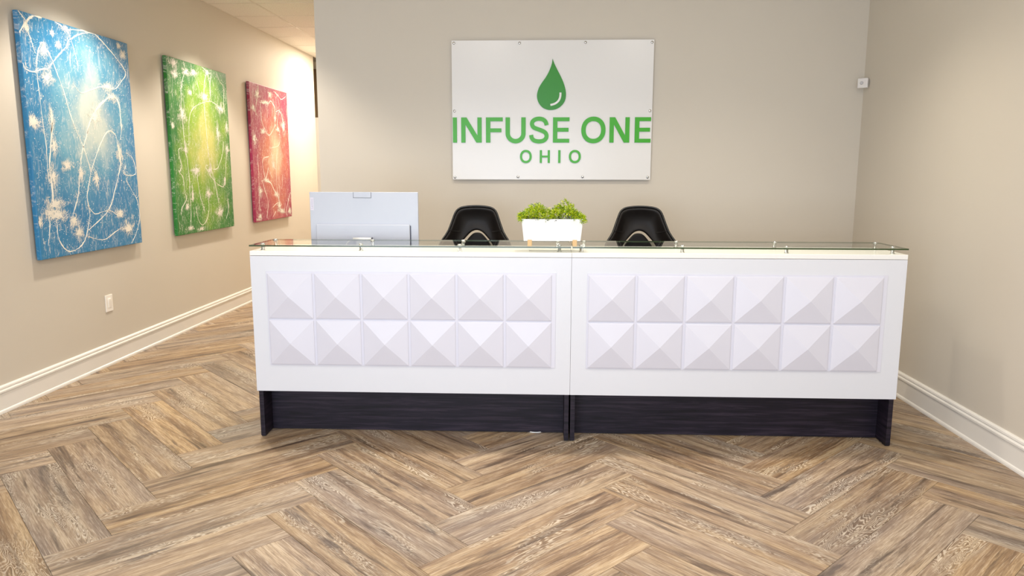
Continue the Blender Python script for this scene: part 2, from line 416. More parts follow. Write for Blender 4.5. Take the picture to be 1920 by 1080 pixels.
def letter(ch, x0, x1, z0, z1, sw):
    W_, H_ = x1-x0, z1-z0; hb = sw*.86
    def f(bm, a, b):
        poly = None
        if ch == 'I': poly = [(0, 0), (W_, 0), (W_, H_), (0, H_)]
        if ch == 'E':
            m0, m1 = H_*.51-hb/2, H_*.51+hb/2; wm = W_*.95
            poly = [(0, 0), (W_, 0), (W_, hb), (sw, hb), (sw, m0), (wm, m0), (wm, m1), (sw, m1), (sw, H_-hb), (W_, H_-hb), (W_, H_), (0, H_)]
        if ch == 'F':
            m0, m1 = H_*.49-hb/2, H_*.49+hb/2; wm = W_*.92
            poly = [(0, 0), (sw, 0), (sw, m0), (wm, m0), (wm, m1), (sw, m1), (sw, H_-hb), (W_, H_-hb), (W_, H_), (0, H_)]
        if ch == 'H':
            m0, m1 = H_*.5-hb/2, H_*.5+hb/2
            poly = [(0, 0), (sw, 0), (sw, m0), (W_-sw, m0), (W_-sw, 0), (W_, 0), (W_, H_), (W_-sw, H_), (W_-sw, m1), (sw, m1), (sw, H_), (0, H_)]
        if ch == 'N':
            poly = [(0, 0), (sw*.96, 0), (sw*.96, H_*.72), (W_-sw*1.22, 0), (W_, 0), (W_, H_), (W_-sw*.96, H_), (W_-sw*.96, H_*.28), (sw*1.22, H_), (0, H_)]
        if poly: add_prism(bm, [(x0+u, z0+v) for u, v in poly], sf, a, b)
        if ch == 'O':
            n = 48; e = 2.15
            def se_(t, rx, rz):
                c_, s__ = math.cos(t), math.sin(t); return ((x0+x1)/2+rx*math.copysign(abs(c_)**(2/e), c_), (z0+z1)/2+rz*math.copysign(abs(s__)**(2/e), s__))
            add_ribbon(bm, [se_(2*PI*i/n, (W_-sw)/2, (H_-sw)/2+.002) for i in range(n)], sw, sf, a, b, True)
        if ch == 'U':
            r = (W_-sw)/2; cz = z0+r*.98+sw/2-.002; pts = [(x0+sw/2, z1), (x0+sw/2, cz+.03)]
            pts += [(x0+W_/2-r*math.cos(PI*i/20), cz-r*.98*math.sin(PI*i/20)) for i in range(21)] + [(x1-sw/2, cz+.03), (x1-sw/2, z1)]
            add_ribbon(bm, pts, sw, sf, a, b)
        if ch == 'S':
            p = [(.985, .715), (.92, .86), (.75, .965), (.5, 1.0), (.24, .965), (.075, .86), (.06, .73), (.16, .62), (.37, .555), (.63, .49), (.87, .405), (.985, .275), (.945, .13), (.77, .03), (.5, 0), (.22, .035), (.05, .14), (0, .285)]
            i = sw/2; pts = [(x0+i+u*(W_-sw), z0+i*.9-.002+v*(H_-sw*.9+.004)) for u, v in catmull(p, 5)]
            add_ribbon(bm, pts, sw*.93, sf, a, b)
    return glyph('letter', f, M_GREEN)
Z0, Z1 = 1.746, 1.940
for ch, a, b in (('I', -.878, -.846), ('N', -.812, -.651), ('F', -.617, -.485), ('U', -.463, -.305), ('S', -.279, -.122), ('E', -.091, .037), ('O', .130, .319), ('N', .350, .505), ('E', .546, .670)):
    letter(ch, a, b, Z0-(.004 if ch in 'US' else .003 if ch == 'O' else 0), Z1+(.003 if ch in 'SO' else 0), .0345)
for ch, a, b in (('O', -.349, -.256), ('H', -.193, -.113), ('I', -.048, -.030), ('O', .036, .130)): letter(ch, a, b, 1.589, 1.688, .0175)
def drop(bm, a, b):
    prof = [(-.100, 2.383), (-.105, 2.345), (-.125, 2.290), (-.150, 2.245), (-.180, 2.203), (-.206, 2.158), (-.218, 2.106), (-.208, 2.058), (-.180, 2.020), (-.145, 2.001), (-.105, 1.996), (-.062, 2.005), (-.025, 2.030), (-.001, 2.065), (.007, 2.106), (.003, 2.150), (-.012, 2.200), (-.035, 2.250), (-.062, 2.300), (-.085, 2.345)]
    pts = catmull(prof+[prof[0]], 4)[:-1]; add_prism(bm, pts[::-1], sf, a, b)
dr = glyph('drop_emblem', drop, M_GREEN2)
bm = bmesh.new(); add_ribbon(bm, catmull([(-.036, 2.128), (-.037, 2.100), (-.047, 2.071), (-.066, 2.051), (-.088, 2.040), (-.113, 2.034)], 5), .0155, sf, .0072, .0084)
o = finish('highlight_mark', bm, M_SIGN, dr); o['label'] = 'white curved highlight stroke'

# ---------------------------------------------------------------- canvases
def canvas_mat(name, edge, mid, core, low, cu, cv, ru, rv):
    m = mat(name, mid, .45); g = N(m); v = g.coord()
    sep = g.new('ShaderNodeSeparateXYZ'); g.link(v, sep.inputs[0]); y, z = sep.outputs[1], sep.outputs[2]
    dx = g.math('DIVIDE', g.math('SUBTRACT', y, cu), ru); dz = g.math('DIVIDE', g.math('SUBTRACT', z, cv), rv)
    dd = g.math('SQRT', g.math('ADD', g.math('MULTIPLY', dx, dx), g.math('MULTIPLY', dz, dz)))
    nz = g.noise(g.mapping(v, (1, 1, 1)), 3.2, 4, .6)
    dd = g.math('ADD', dd, g.math('MULTIPLY_ADD', nz, 1.0, -.5))
    col = g.ramp(dd, [(.15, core), (.50, mid), (.95, edge)])
    col = g.mix(g.ramp(g.noise(v, 1.7, 3), [(.45, 0.), (.65, .5)]), col, low)
    # dry-brushed haze of pale paint
    hz = g.noise(g.mapping(v, (1, 6.5, 2.0)), 4.2, 10, .82, 1.6)
    col = g.mix(g.ramp(hz, [(.52, 0.), (.66, .72)]), col, (240, 236, 226))
    g.link(col, g.b.inputs['Base Color']); g.bump(g.noise(v, 400, 2), .1, .0008); return m
M_CREAM = mat('cream_paint', (250, 245, 232), .35)
PAINT = [([(0.009,[(0.005,1.616),(0.067,1.571),(0.079,1.544),(0.09,1.48),(0.14,1.369)]),(0.024,[(0.235,1.616),(0.161,1.612),(0.104,1.584),(0.062,1.545),(0.014,1.497),(0.004,1.477)]),(0.014,[(0.369,1.616),(0.429,1.603),(0.478,1.584),(0.575,1.6),(0.69,1.616),(0.747,1.616)]),(0.014,[(0.004,1.291),(0.026,1.257),(0.094,1.246),(0.196,1.277),(0.248,1.286),(0.307,1.337),(0.412,1.421),(0.473,1.469),(0.507,1.514),(0.611,1.57),(0.73,1.607),(0.819,1.616),(0.891,1.589),(1.008,1.53),(1.129,1.458),(1.199,1.403),(1.202,1.357),(1.125,1.294),(1.051,1.241),(0.967,1.233),(0.872,1.242)]),(0.014,[(0.133,1.261),(0.147,1.339),(0.178,1.412),(0.215,1.453),(0.246,1.421),(0.298,1.359),(0.346,1.262),(0.395,1.162),(0.431,1.048),(0.47,0.949),(0.515,0.868)]),(0.014,[(0.469,0.937),(0.537,0.826),(0.572,0.764),(0.605,0.683),(0.629,0.59),(0.579,0.459),(0.561,0.393),(0.575,0.277),(0.523,0.144),(0.466,0.071),(0.384,0.035),(0.294,0.03),(0.229,0.075),(0.192,0.144),(0.192,0.227),(0.184,0.264)]),(0.009,[(0.133,1.261),(0.134,1.169),(0.141,1.035),(0.146,0.882)]),(0.009,[(0.145,0.879),(0.156,0.797),(0.153,0.67),(0.147,0.559),(0.166,0.515)]),(0.014,[(0.675,0.948),(0.594,0.81),(0.554,0.746),(0.499,0.582),(0.462,0.435),(0.419,0.352),(0.361,0.262)]),(0.024,[(0.626,0.873),(0.677,0.96),(0.749,1.036),(0.854,1.115),(0.975,1.17),(1.041,1.167),(1.085,1.114),(1.088,1.011),(1.084,0.905)]),(0.009,[(1.101,0.97),(1.077,0.892),(1.058,0.843)]),(0.014,[(0.637,0.59),(0.698,0.683),(0.776,0.787),(0.87,0.884),(0.939,0.905),(1.001,0.87),(1.023,0.774),(1.034,0.657),(0.985,0.548),(0.928,0.449),(0.862,0.341),(0.785,0.274),(0.661,0.213),(0.542,0.162)]),(0.024,[(0.243,0.925),(0.201,0.756),(0.172,0.628),(0.176,0.497),(0.174,0.364)]),(0.014,[(0.228,1.025),(0.248,0.953),(0.217,0.852)]),(0.009,[(0.554,0.346),(0.638,0.278),(0.737,0.287),(0.838,0.292),(0.937,0.25),(1.024,0.229)]),(0.009,[(0.535,0.118),(0.642,0.084),(0.758,0.078),(0.866,0.115),(0.996,0.152)]),(0.009,[(1.125,0.747),(1.219,0.698),(1.242,0.575),(1.076,0.572),(1.113,0.647)]),(0.009,[(1.097,0.526),(1.178,0.431),(1.243,0.344),(1.257,0.214),(1.195,0.099),(1.107,0.008)]),(0.009,[(0.12,0.287),(0.114,0.215),(0.08,0.09)]),(0.009,[(0.514,1.223),(0.59,1.163),(0.711,1.191),(0.839,1.229),(0.967,1.233)]),(0.009,[(0.505,1.585),(0.544,1.496),(0.573,1.419),(0.59,1.347)])],
[(0.481,1.604,0.069,0.04),(0.38,1.464,0.033,0.02),(0.328,1.533,0.019,0.012),(0.219,1.402,0.044,0.043),(0.237,1.226,0.078,0.048),(0.936,1.239,0.099,0.036),(0.991,1.167,0.102,0.037),(0.745,1.009,0.095,0.082),(0.241,0.953,0.033,0.084),(0.048,0.926,0.074,0.057),(1.137,1.583,0.031,0.016),(1.188,1.519,0.052,0.046),(0.065,1.527,0.026,0.037),(0.237,0.774,0.047,0.068),(0.2,0.558,0.047,0.087),(0.195,0.372,0.139,0.054),(0.223,0.294,0.155,0.054),(0.131,0.313,0.081,0.036),(0.514,0.582,0.045,0.092),(1.035,0.735,0.053,0.109),(1.068,0.141,0.112,0.064),(0.974,0.263,0.081,0.041),(0.693,0.542,0.048,0.067),(0.364,0.636,0.086,0.044),(0.432,0.152,0.068,0.057),(0.016,0.258,0.052,0.053),(0.046,0.915,0.087,0.032),(0.387,0.241,0.059,0.056)]),([(0.009,[(0.325,1.616),(0.349,1.551),(0.304,1.469),(0.26,1.396),(0.237,1.293),(0.228,1.175),(0.238,1.015),(0.246,0.832)]),(0.009,[(0.252,0.877),(0.269,0.753),(0.286,0.626),(0.294,0.497),(0.285,0.366),(0.285,0.233),(0.262,0.072)]),(0.014,[(0.704,1.615),(0.791,1.577),(0.739,1.458),(0.714,1.333),(0.707,1.207),(0.717,1.056),(0.729,0.844)]),(0.014,[(0.725,0.892),(0.738,0.76),(0.772,0.635),(0.836,0.497),(0.883,0.365),(0.913,0.259)]),(0.009,[(0.908,1.615),(0.899,1.54),(0.872,1.471),(0.871,1.388),(0.831,1.292)]),(0.009,[(0.791,1.577),(0.855,1.494),(0.876,1.43)]),(0.009,[(0.332,0.834),(0.344,0.98),(0.38,1.112),(0.471,1.199),(0.621,1.251),(0.832,1.296),(0.947,1.284),(1.024,1.264)]),(0.009,[(0.482,1.535),(0.546,1.495),(0.605,1.405),(0.629,1.317)]),(0.009,[(1.024,1.616),(1.093,1.526),(1.17,1.491),(1.196,1.442),(1.173,1.318),(1.181,1.195)]),(0.009,[(1.108,0.903),(1.076,0.793),(1.002,0.69),(0.912,0.621),(0.81,0.617)]),(0.009,[(1.171,0.785),(1.138,0.672),(1.112,0.531),(1.06,0.446),(0.996,0.438),(0.875,0.478),(0.762,0.544),(0.672,0.617),(0.666,0.648),(0.726,0.657)]),(0.009,[(0.466,0.626),(0.467,0.494),(0.503,0.341),(0.549,0.247),(0.571,0.191)]),(0.009,[(0.398,0.254),(0.419,0.135),(0.507,0.068),(0.61,0.113),(0.672,0.213),(0.675,0.316)]),(0.009,[(0.191,0.81),(0.121,0.792),(0.134,0.71),(0.157,0.635),(0.107,0.585),(0.169,0.542),(0.185,0.413),(0.209,0.334),(0.11,0.251),(0.093,0.199)]),(0.009,[(0.344,0.47),(0.348,0.364),(0.361,0.328),(0.298,0.33)]),(0.009,[(1.132,0.298),(1.131,0.18),(1.067,0.094)])],
[(0.128,1.578,0.096,0.053),(0.361,1.522,0.103,0.039),(0.517,1.539,0.071,0.032),(0.237,1.12,0.085,0.097),(0.982,0.98,0.057,0.117),(1.082,1.242,0.125,0.053),(0.827,1.573,0.057,0.025),(0.04,1.006,0.032,0.02),(1.208,1.053,0.043,0.082),(0.722,1.325,0.114,0.05),(0.143,1.475,0.081,0.046),(0.42,1.34,0.044,0.02),(0.444,0.6,0.112,0.052),(0.924,0.171,0.107,0.068),(0.257,0.795,0.043,0.05),(1.186,0.832,0.054,0.056),(0.681,0.371,0.09,0.055),(0.482,0.028,0.097,0.023),(0.26,0.054,0.082,0.018),(0.217,0.263,0.044,0.035),(0.339,0.364,0.027,0.053),(1.087,0.493,0.026,0.048),(0.749,0.608,0.06,0.054)]),([(0.014,[(0.28,1.616),(0.258,1.538),(0.227,1.458),(0.171,1.337),(0.169,1.251)]),(0.009,[(0.116,1.511),(0.082,1.408),(0.127,1.311)]),(0.014,[(0.322,1.411),(0.318,1.308),(0.334,1.197),(0.407,1.121),(0.505,1.052),(0.568,1.038),(0.661,1.083),(0.759,1.154),(0.809,1.19)]),(0.024,[(0.302,1.413),(0.426,1.415),(0.512,1.433),(0.574,1.418),(0.666,1.461),(0.749,1.427),(0.799,1.381),(0.781,1.239)]),(0.014,[(0.792,1.593),(0.944,1.549),(1.055,1.516),(1.226,1.568)]),(0.014,[(0.828,1.341),(0.944,1.366),(1.032,1.321),(1.069,1.238)]),(0.009,[(0.931,1.348),(0.884,1.245),(0.853,1.176),(0.913,1.111),(0.936,1.01),(0.867,0.922),(0.659,0.891),(0.547,0.879)]),(0.014,[(0.817,0.885),(0.778,0.756),(0.745,0.583),(0.747,0.408),(0.786,0.257),(0.828,0.113)]),(0.014,[(0.512,0.777),(0.359,0.758),(0.3,0.708),(0.317,0.6),(0.368,0.499)]),(0.024,[(0.473,0.642),(0.416,0.541),(0.367,0.491),(0.537,0.455),(0.638,0.367),(0.765,0.276),(0.831,0.14)]),(0.014,[(0.26,0.492),(0.329,0.373),(0.403,0.269),(0.399,0.157),(0.349,0.029)]),(0.014,[(0.585,0.829),(0.645,0.779),(0.655,0.677),(0.716,0.626)]),(0.009,[(0.155,0.787),(0.155,0.641),(0.153,0.477),(0.139,0.294),(0.137,0.126)]),(0.014,[(1.231,0.318),(1.144,0.21),(1.055,0.084),(1.072,0.019)]),(0.009,[(0.964,0.556),(0.952,0.449),(0.918,0.37)]),(0.009,[(0.565,0.15),(0.685,0.19),(0.803,0.203)]),(0.009,[(0.674,0.102),(0.55,0.028)]),(0.009,[(0.722,0.117),(0.955,0.071),(1.019,0.196)]),(0.009,[(0.472,0.634),(0.55,0.557),(0.612,0.514)]),(0.009,[(0.852,0.415),(0.83,0.327),(0.81,0.257)]),(0.009,[(0.551,1.404),(0.529,1.322),(0.529,1.241)])],
[(1.075,1.187,0.096,0.112),(0.233,1.498,0.092,0.071),(0.469,1.426,0.194,0.018),(0.653,1.533,0.088,0.049),(0.081,0.979,0.081,0.08),(0.36,1.078,0.106,0.041),(0.79,1.256,0.041,0.059),(0.869,1.126,0.081,0.034),(0.091,1.332,0.06,0.047),(0.179,0.36,0.063,0.067),(0.071,0.027,0.094,0.023),(0.388,0.491,0.153,0.021),(0.7,0.313,0.093,0.044),(0.799,0.168,0.083,0.062),(0.139,0.066,0.074,0.034),(0.885,0.092,0.145,0.036),(0.655,0.677,0.057,0.051),(1.179,0.079,0.076,0.065)])]

CW, CH = 1.27, 1.62; M_STRW = mat('stretcher_wood', (160, 130, 95), .7)
specs = [('blue', .787, .923, canvas_mat('blue_canvas', (40, 128, 176), (104, 168, 194), (202, 214, 206), (36, 122, 176), .68, .98, .62, .82)),
         ('green', 2.675, .925, canvas_mat('green_canvas', (22, 116, 38), (138, 176, 38), (206, 206, 112), (60, 142, 26), .68, .80, .66, .95)),
         ('red', 4.562, .922, canvas_mat('red_canvas', (156, 34, 78), (200, 112, 88), (228, 192, 156), (180, 72, 74), .74, .72, .62, .85))]
labels = {'blue': 'large blue abstract canvas with white drips, the nearest on the left wall', 'green': 'green abstract canvas with white drips, between the blue and the red canvas', 'red': 'crimson and orange abstract canvas with cream drips, the farthest on the left wall'}
for (nm, y0, z0, mt), (lines, spl) in zip(specs, PAINT):
    X0 = .012; TH = .034; XF = X0+TH
    cv = empty('abstract_canvas', (XL, y0, z0)); tag(cv, labels[nm], 'painting', 'abstract drip canvases on the left wall')
    bm = bmesh.new(); add_box(bm, X0, XF, 0, CW, 0, CH); finish('canvas', bm, mt, cv, bev=.005)
    for a, b_ in ((.03, .06), (CH-.06, CH-.03)): box('stretcher_bar', .001, X0, .03, CW-.03, a, b_, M_STRW, cv)
    rnd = random.Random(nm)
    fn = lambda u, v, t: (XF+t, u, v)
    bm = bmesh.new()
    for wd, pts in lines:
        c = catmull(pts, 7); n = len(c); ph = rnd.random()*6
        ws = []
        for i in range(n):
            s = min(i, n-1-i)/max(n*.12, 1); ws.append(wd*.66*min(1, .35+s)*(.75+.45*math.sin(i*.45+ph)*math.sin(i*.17+ph*2)+rnd.uniform(-.08, .12)))
        c = [(min(max(u+rnd.uniform(-.0015, .0015), .006), CW-.006), min(max(v+rnd.uniform(-.0015, .0015), .006), CH-.006)) for u, v in c]
        add_ribbon(bm, c, ws, fn, -.0003, .0014)
        for i in range(0, n, 3):               # little spurs along the drip
            if rnd.random() < .35:
                a = rnd.random()*2*PI; L_ = rnd.uniform(.01, .035); p = c[i]
                q = (min(max(p[0]+L_*math.cos(a), .006), CW-.006), min(max(p[1]+L_*math.sin(a), .006), CH-.006))
                add_ribbon(bm, [p, q], [.004, .0012], fn, -.0003, .001)
    o = finish('paint_drips', bm, M_CREAM, cv); o['kind'] = 'stuff'
    bm = bmesh.new()
    def dab(u, v, a, L_, w0):
        du, dv = math.cos(a)*L_/2, math.sin(a)*L_/2; nx, ny = -math.sin(a)*w0/2, math.cos(a)*w0/2
        ps = [(u-du, v-dv), (u+nx, v+ny), (u+du, v+dv), (u-nx, v-ny)]
        if all(.004 < p[0] < CW-.004 and .004 < p[1] < CH-.004 for p in ps):
            h = rnd.uniform(.0004, .0024); bm.faces.new([bm.verts.new(fn(p[0], p[1], h)) for p in ps])
    for wd, pts in lines:                       # feathery strokes beside the drips
        c = catmull(pts, 9)
        for i in range(len(c)-1):
            a0 = math.atan2(c[i+1][1]-c[i][1], c[i+1][0]-c[i][0])
            dens = max(0, math.sin(i*.21+wd*900)+.25)
            for q in range(int(dens*7*rnd.random()+.6)):
                o_ = rnd.gauss(0, .022)
                dab(c[i][0]-math.sin(a0)*o_, c[i][1]+math.cos(a0)*o_, a0+rnd.choice((.5, -.5, 1.2, PI/2))+rnd.gauss(0, .3), rnd.uniform(.008, .04), rnd.uniform(.0008, .0026))
    for u, v, rx, ry in spl:                    # solid heart of every splash
        for q in range(3):
            a = rnd.random()*2*PI; r = rnd.random()*.4; dab(u+rx*r*math.cos(a), v+ry*r*math.sin(a), PI/2 if ry > rx else 0+rnd.gauss(0, .4), max(rx, ry)*rnd.uniform(.6, 1.1), min(rx, ry)*rnd.uniform(.2, .4))
    for u, v, rx, ry in spl:
        ars = rx*ry; n = int(min(320, 60+ars*26000))
        for i in range(n):
            r = rnd.random()**.75; a = rnd.random()*2*PI; r *= rnd.choice((1, 1, 1, 1.5))
            pu, pv = u+rx*r*math.cos(a)*(1+.35*math.sin(3*a+u*40)), v+ry*r*math.sin(a)*(1+.4*math.sin(2*a+v*30))
            dab(pu, pv, math.atan2(ry*math.sin(a), rx*math.cos(a))+rnd.uniform(-.9, .9) if rnd.random() < .3 else rnd.gauss(1.35, .45), rnd.uniform(.02, .075)*(1.15-.5*r), rnd.uniform(.0015, .0065)*(1.3-r))
    for i in range(1100):
        u, v = rnd.uniform(.01, CW-.01), rnd.uniform(.01, CH-.01)
        if rnd.random() < .55: dab(u, v, rnd.gauss(1.3 if nm != 'blue' else 1.0, .5), rnd.uniform(.008, .035), rnd.uniform(.001, .0032))
        else: dab(u, v, rnd.random()*6, rnd.uniform(.004, .012), rnd.uniform(.003, .009))
    o = finish('paint_splatter', bm, M_CREAM, cv); o['kind'] = 'stuff'

# ---------------------------------------------------------------- reception desks
def desk(x0, x1, tx0, label, last):
    """one desk unit, local X from its left end"""
    W_ = x1-x0; t = empty('reception_desk', (x0, 0, 0)); tag(t, label, 'desk', 'reception desks')
    ZB, ZT = .2745, 1.0808; g = .0006
    box('front_panel', g, W_-g, 0, .02, ZB, ZT-.0275, M_WHITE, t, .001)
    for xa, xb in ((g, .02), (W_-.02, W_-g)): box('side_panel', xa, xb, .0205, .36, ZB, ZT-.0275, M_WHITE, t, .001)
    box('inner_panel', .0205, W_-.0205, .345, .36, .745, ZT-.0275, M_WHITE, t)
    box('counter_top', g, W_-g, 0, .385, ZT-.0255, ZT, M_SLAB, t, .0015)
    li, ri = (.0105 if not last else .004), (.0105 if last else .006)
    for xa, xb in ((li, li+.025), (W_-ri-.025, W_-ri)):
        bm = bmesh.new(); add_box(bm, xa, xb, .004, .735, .006, ZB-.0005); add_box(bm, xa, xb, .362, .735, ZB-.0005, .715)
        leg = finish('leg_panel', bm, M_DARK, t)
        box('foot', xa+.001, xb-.001, .010, .05, 0, .006, M_BLACK, leg); box('foot', xa+.001, xb-.001, .69, .73, 0, .006, M_BLACK, leg)
    box('kick_panel', li+.0255, W_-ri-.0255, .13, .148, .005, ZB-.0005, M_DARK, t)
    box('work_surface', .002, W_-.002, .3605, .75, .716, .745, M_WHITE, t, .002)
    # decorative front: thin backing sheet with twelve faceted pyramid panels
    bx0, bx1 = tx0-.008-x0, tx0+1.617-.004-x0
    bk = box('backing_sheet', bx0, bx1, -.0035, 0, .430, .9685, M_PANEL, t, .0008)
    s = .253; h = .256; me = None
    for r in range(2):
        for c in range(6):
            xa = tx0-x0+c*.2672; za = .7015-r*.2665
            if me is None:
                bm = bmesh.new(); e = .004
                B0 = [bm.verts.new(p) for p in ((0, 0, 0), (s, 0, 0), (s, 0, h), (0, 0, h))]
                B1 = [bm.verts.new(p) for p in ((0, -.005, 0), (s, -.005, 0), (s, -.005, h), (0, -.005, h))]
                B2 = [bm.verts.new(p) for p in ((e, -.0075, e), (s-e, -.0075, e), (s-e, -.0075, h-e), (e, -.0075, h-e))]
                ap = bm.verts.new((s/2, -.042, h/2))
                for A_, B_ in ((B0, B1), (B1, B2)):
                    for k in range(4): bm.faces.new((A_[k], A_[(k+1) % 4], B_[(k+1) % 4], B_[k]))
                for k in range(4): bm.faces.new((B2[k], B2[(k+1) % 4], ap))
                o = finish('pyramid_panel', bm, M_PANEL, t, loc=(xa, -.0035, za)); me = o.data
            else:
                o = bpy.data.objects.new('pyramid_panel', me); C.objects.link(o); o.parent = t; o.location = (xa, -.0035, za)
    return t
SEAM = -.006
dl = desk(-1.8, SEAM, -1.704, 'left half of the white reception desk, in front of the blue, green and red canvases', False)
drr = desk(SEAM, 1.8, .0885, 'right half of the white reception desk, nearest the right wall', True)
def glass_top(t, x0, x1, pf, pb):
    ox = t.location.x
    bm = bmesh.new(); r = .03; n = 5; pts = []
    for cx, cy_, a0 in ((x1-r, .385-r, 0), (x0+r, .385-r, PI/2)):
        pts += [(cx+r*math.cos(a0+PI/2*i/n), cy_+r*math.sin(a0+PI/2*i/n)) for i in range(n+1)]
    pts = [(x0, .012), (x1, .012)]+pts
    add_prism(bm, [(u-ox, v) for u, v in pts], lambda u, v, z: (u, v, z), 1.105, 1.113)
    o = finish('glass_top', bm, M_GLASS, t); o.data.materials.append(M_GEDG)
    for p in o.data.polygons: p.material_index = 0 if abs(p.normal.z) > .7 else 1
    for y, lst in ((.060, pf), (.320, pb)):
        for x in lst:
            bm = bmesh.new(); add_lathe(bm, [(.013, 0), (.013, .002), (.009, .003), (.009, .0237)], seg=18); add_lathe(bm, [(.012, .0322), (.012, .036), (.010, .0395), (.001, .040)], seg=18)
            finish('glass_standoff', bm, M_STEEL, t, True, loc=(x-ox, y, 1.0810))
glass_top(dl, -1.806, SEAM-.004, (-1.746, -1.186, -.629, -.073), (-1.768, -1.180, -.636, -.077))
glass_top(drr, SEAM+.004, 1.806, (.048, .605, 1.172, 1.743), (.077, .616, 1.187, 1.763))
M_CABLE = mat('white_cable', (235, 235, 232), .5)
bm = bmesh.new(); add_tube(bm, catmull([(-.29, .30, .005), (-.26, .18, .005), (-.235, .136, .005), (-.20, .1235, .005), (-.165, .136, .005), (-.14, .18, .005), (-.12, .28, .005)], 5), .0036, 6)
o = finish('floor_cable', bm, M_CABLE, smooth=True); tag(o, 'bit of white cable on the floor peeking from under the left desk kick panel', 'cable')

# ---------------------------------------------------------------- monitor, seen from the back
M_MON = mat('monitor_shell', (188, 191, 202), .38); M_MONL = mat('monitor_logo', (214, 208, 220), .4); M_MOND = mat('monitor_seam', (70, 74, 90), .6)
M_POLE = mat('silver_plastic', (222, 222, 220), .4)
M_SCR = mat('monitor_glass', (14, 15, 18), .12)
mx0, mx1, my = -1.604, -.932, .49
mo = empty('computer_monitor', ((mx0+mx1)/2, my+.03, .745)); W2 = (mx1-mx0)/2
tag(mo, 'silver all-in-one computer monitor seen from behind, at the left end of the desk', 'monitor')
zb, zt = .235, .650
box('shell', -W2, W2, -.03, -.008, zb, zt, M_MON, mo, .003)
sc = box('screen', -W2+.004, W2-.004, -.0075, .002, zb+.002, zt-.003, M_SCR, mo, .001)
box('rear_housing', -W2+.038, W2-.052, -.043, -.0302, zb+.01, zt-.198, M_MON, mo, .004)
box('side_vent', W2-.0515, W2-.046, -.0345, -.0302, zb+.02, zt-.205, M_MOND, mo)
cc = box('camera_cover', -.062, .046, -.0345, -.0302, zt-.034, zt+.0005, M_MON, mo, .002)
bm = bmesh.new()
for a in ((-.064, -.0625, zt-.036, zt), (.0465, .048, zt-.036, zt), (-.064, .048, zt-.0365, zt-.035)): add_box(bm, a[0], a[1], -.0312, -.0301, a[2], a[3])
finish('cover_groove', bm, M_MOND, mo)
box('cover_grip', -.040, .028, -.0356, -.0346, zt-.019, zt-.0165, M_MON, cc)
# hinge bar, neck and foot
bm = bmesh.new(); add_tube(bm, [(-.063, -.066, .362), (.052, -.066, .362)], .0115, 14); finish('hinge_bar', bm, M_POLE, mo, True)
box('hinge_cap', .052, .056, -.078, -.054, .350, .374, M_MOND, mo, .001)
bm = bmesh.new(); add_prism(bm, [(-.078, .012), (-.060, .012), (-.055, .36), (-.067, .36)], lambda y, z, t_: (t_, y, z), -.045, .045); finish('stand_neck', bm, M_POLE, mo, bev=.002)
box('stand_foot', -.13, .13, -.13, .13, 0, .012, M_STEEL, mo, .004)
bm = bmesh.new(); add_tube(bm, catmull([(-.058, -.072, .360), (-.085, -.075, .352), (-.105, -.078, .325), (-.110, -.08, .25), (-.09, -.09, .12), (-.06, -.16, .02), (.0, -.17, .004)], 6), .0035, 6); finish('power_cord', bm, M_CABLE, mo, True)
lb = box('logo_plate', -W2+.004, -W2+.024, -.0312, -.0301, zt-.112, zt-.034, M_MONL, mo)
tx = bpy.data.curves.new('logo', 'FONT'); tx.body = 'Lenovo'; tx.size = .0205; tx.extrude = .0004; tx.align_x = 'CENTER'; tx.align_y = 'CENTER'
tob = bpy.data.objects.new('logo_tmp', tx); C.objects.link(tob); bpy.context.view_layer.update()
dg = bpy.context.evaluated_depsgraph_get(); me = bpy.data.meshes.new_from_object(tob.evaluated_get(dg)); bpy.data.objects.remove(tob)
me.materials.clear(); me.materials.append(mat('logo_print', (176, 176, 192), .4)); o = bpy.data.objects.new('logo_text', me); C.objects.link(o); o.parent = lb
o.location = (-W2+.0142, -.0316, zt-.073); o.rotation_euler = (PI/2, -PI/2, 0)

# ---------------------------------------------------------------- chairs
def leather():
    m = mat('black_leather', (20, 16, 15), .48, spec=.3); g = N(m); v = g.coord()
    g.bump(g.noise(v, 120, 3), .15, .001); return m
M_LEA = leather(); M_PIPE = mat('black_piping', (9, 8, 8), .4); M_CHROME = mat('chrome', (200, 200, 202), .15, 1)
TOP = [(0, 0, 1.273), (.06, 0, 1.270), (.105, -.004, 1.262), (.133, -.01, 1.246), (.150, -.02, 1.22), (.168, -.035, 1.17), (.192, -.06, 1.105), (.215, -.08, 1.065), (.238, -.10, 1.03), (.268, -.16, .95), (.290, -.24, .86), (.300, -.33, .78), (.300, -.37, .71), (.290, -.41, .66)]
BOT = [(0, .03, 1.102), (.018, .03, 1.099), (.036, .03, 1.090), (.052, .028, 1.077), (.068, .026, 1.060), (.094, .02, 1.030), (.115, .01, 1.0), (.140, 0, .95), (.165, -.03, .88), (.190, -.07, .80), (.210, -.12, .72), (.225, -.20, .64), (.235, -.30, .58), (.240, -.39, .53)]
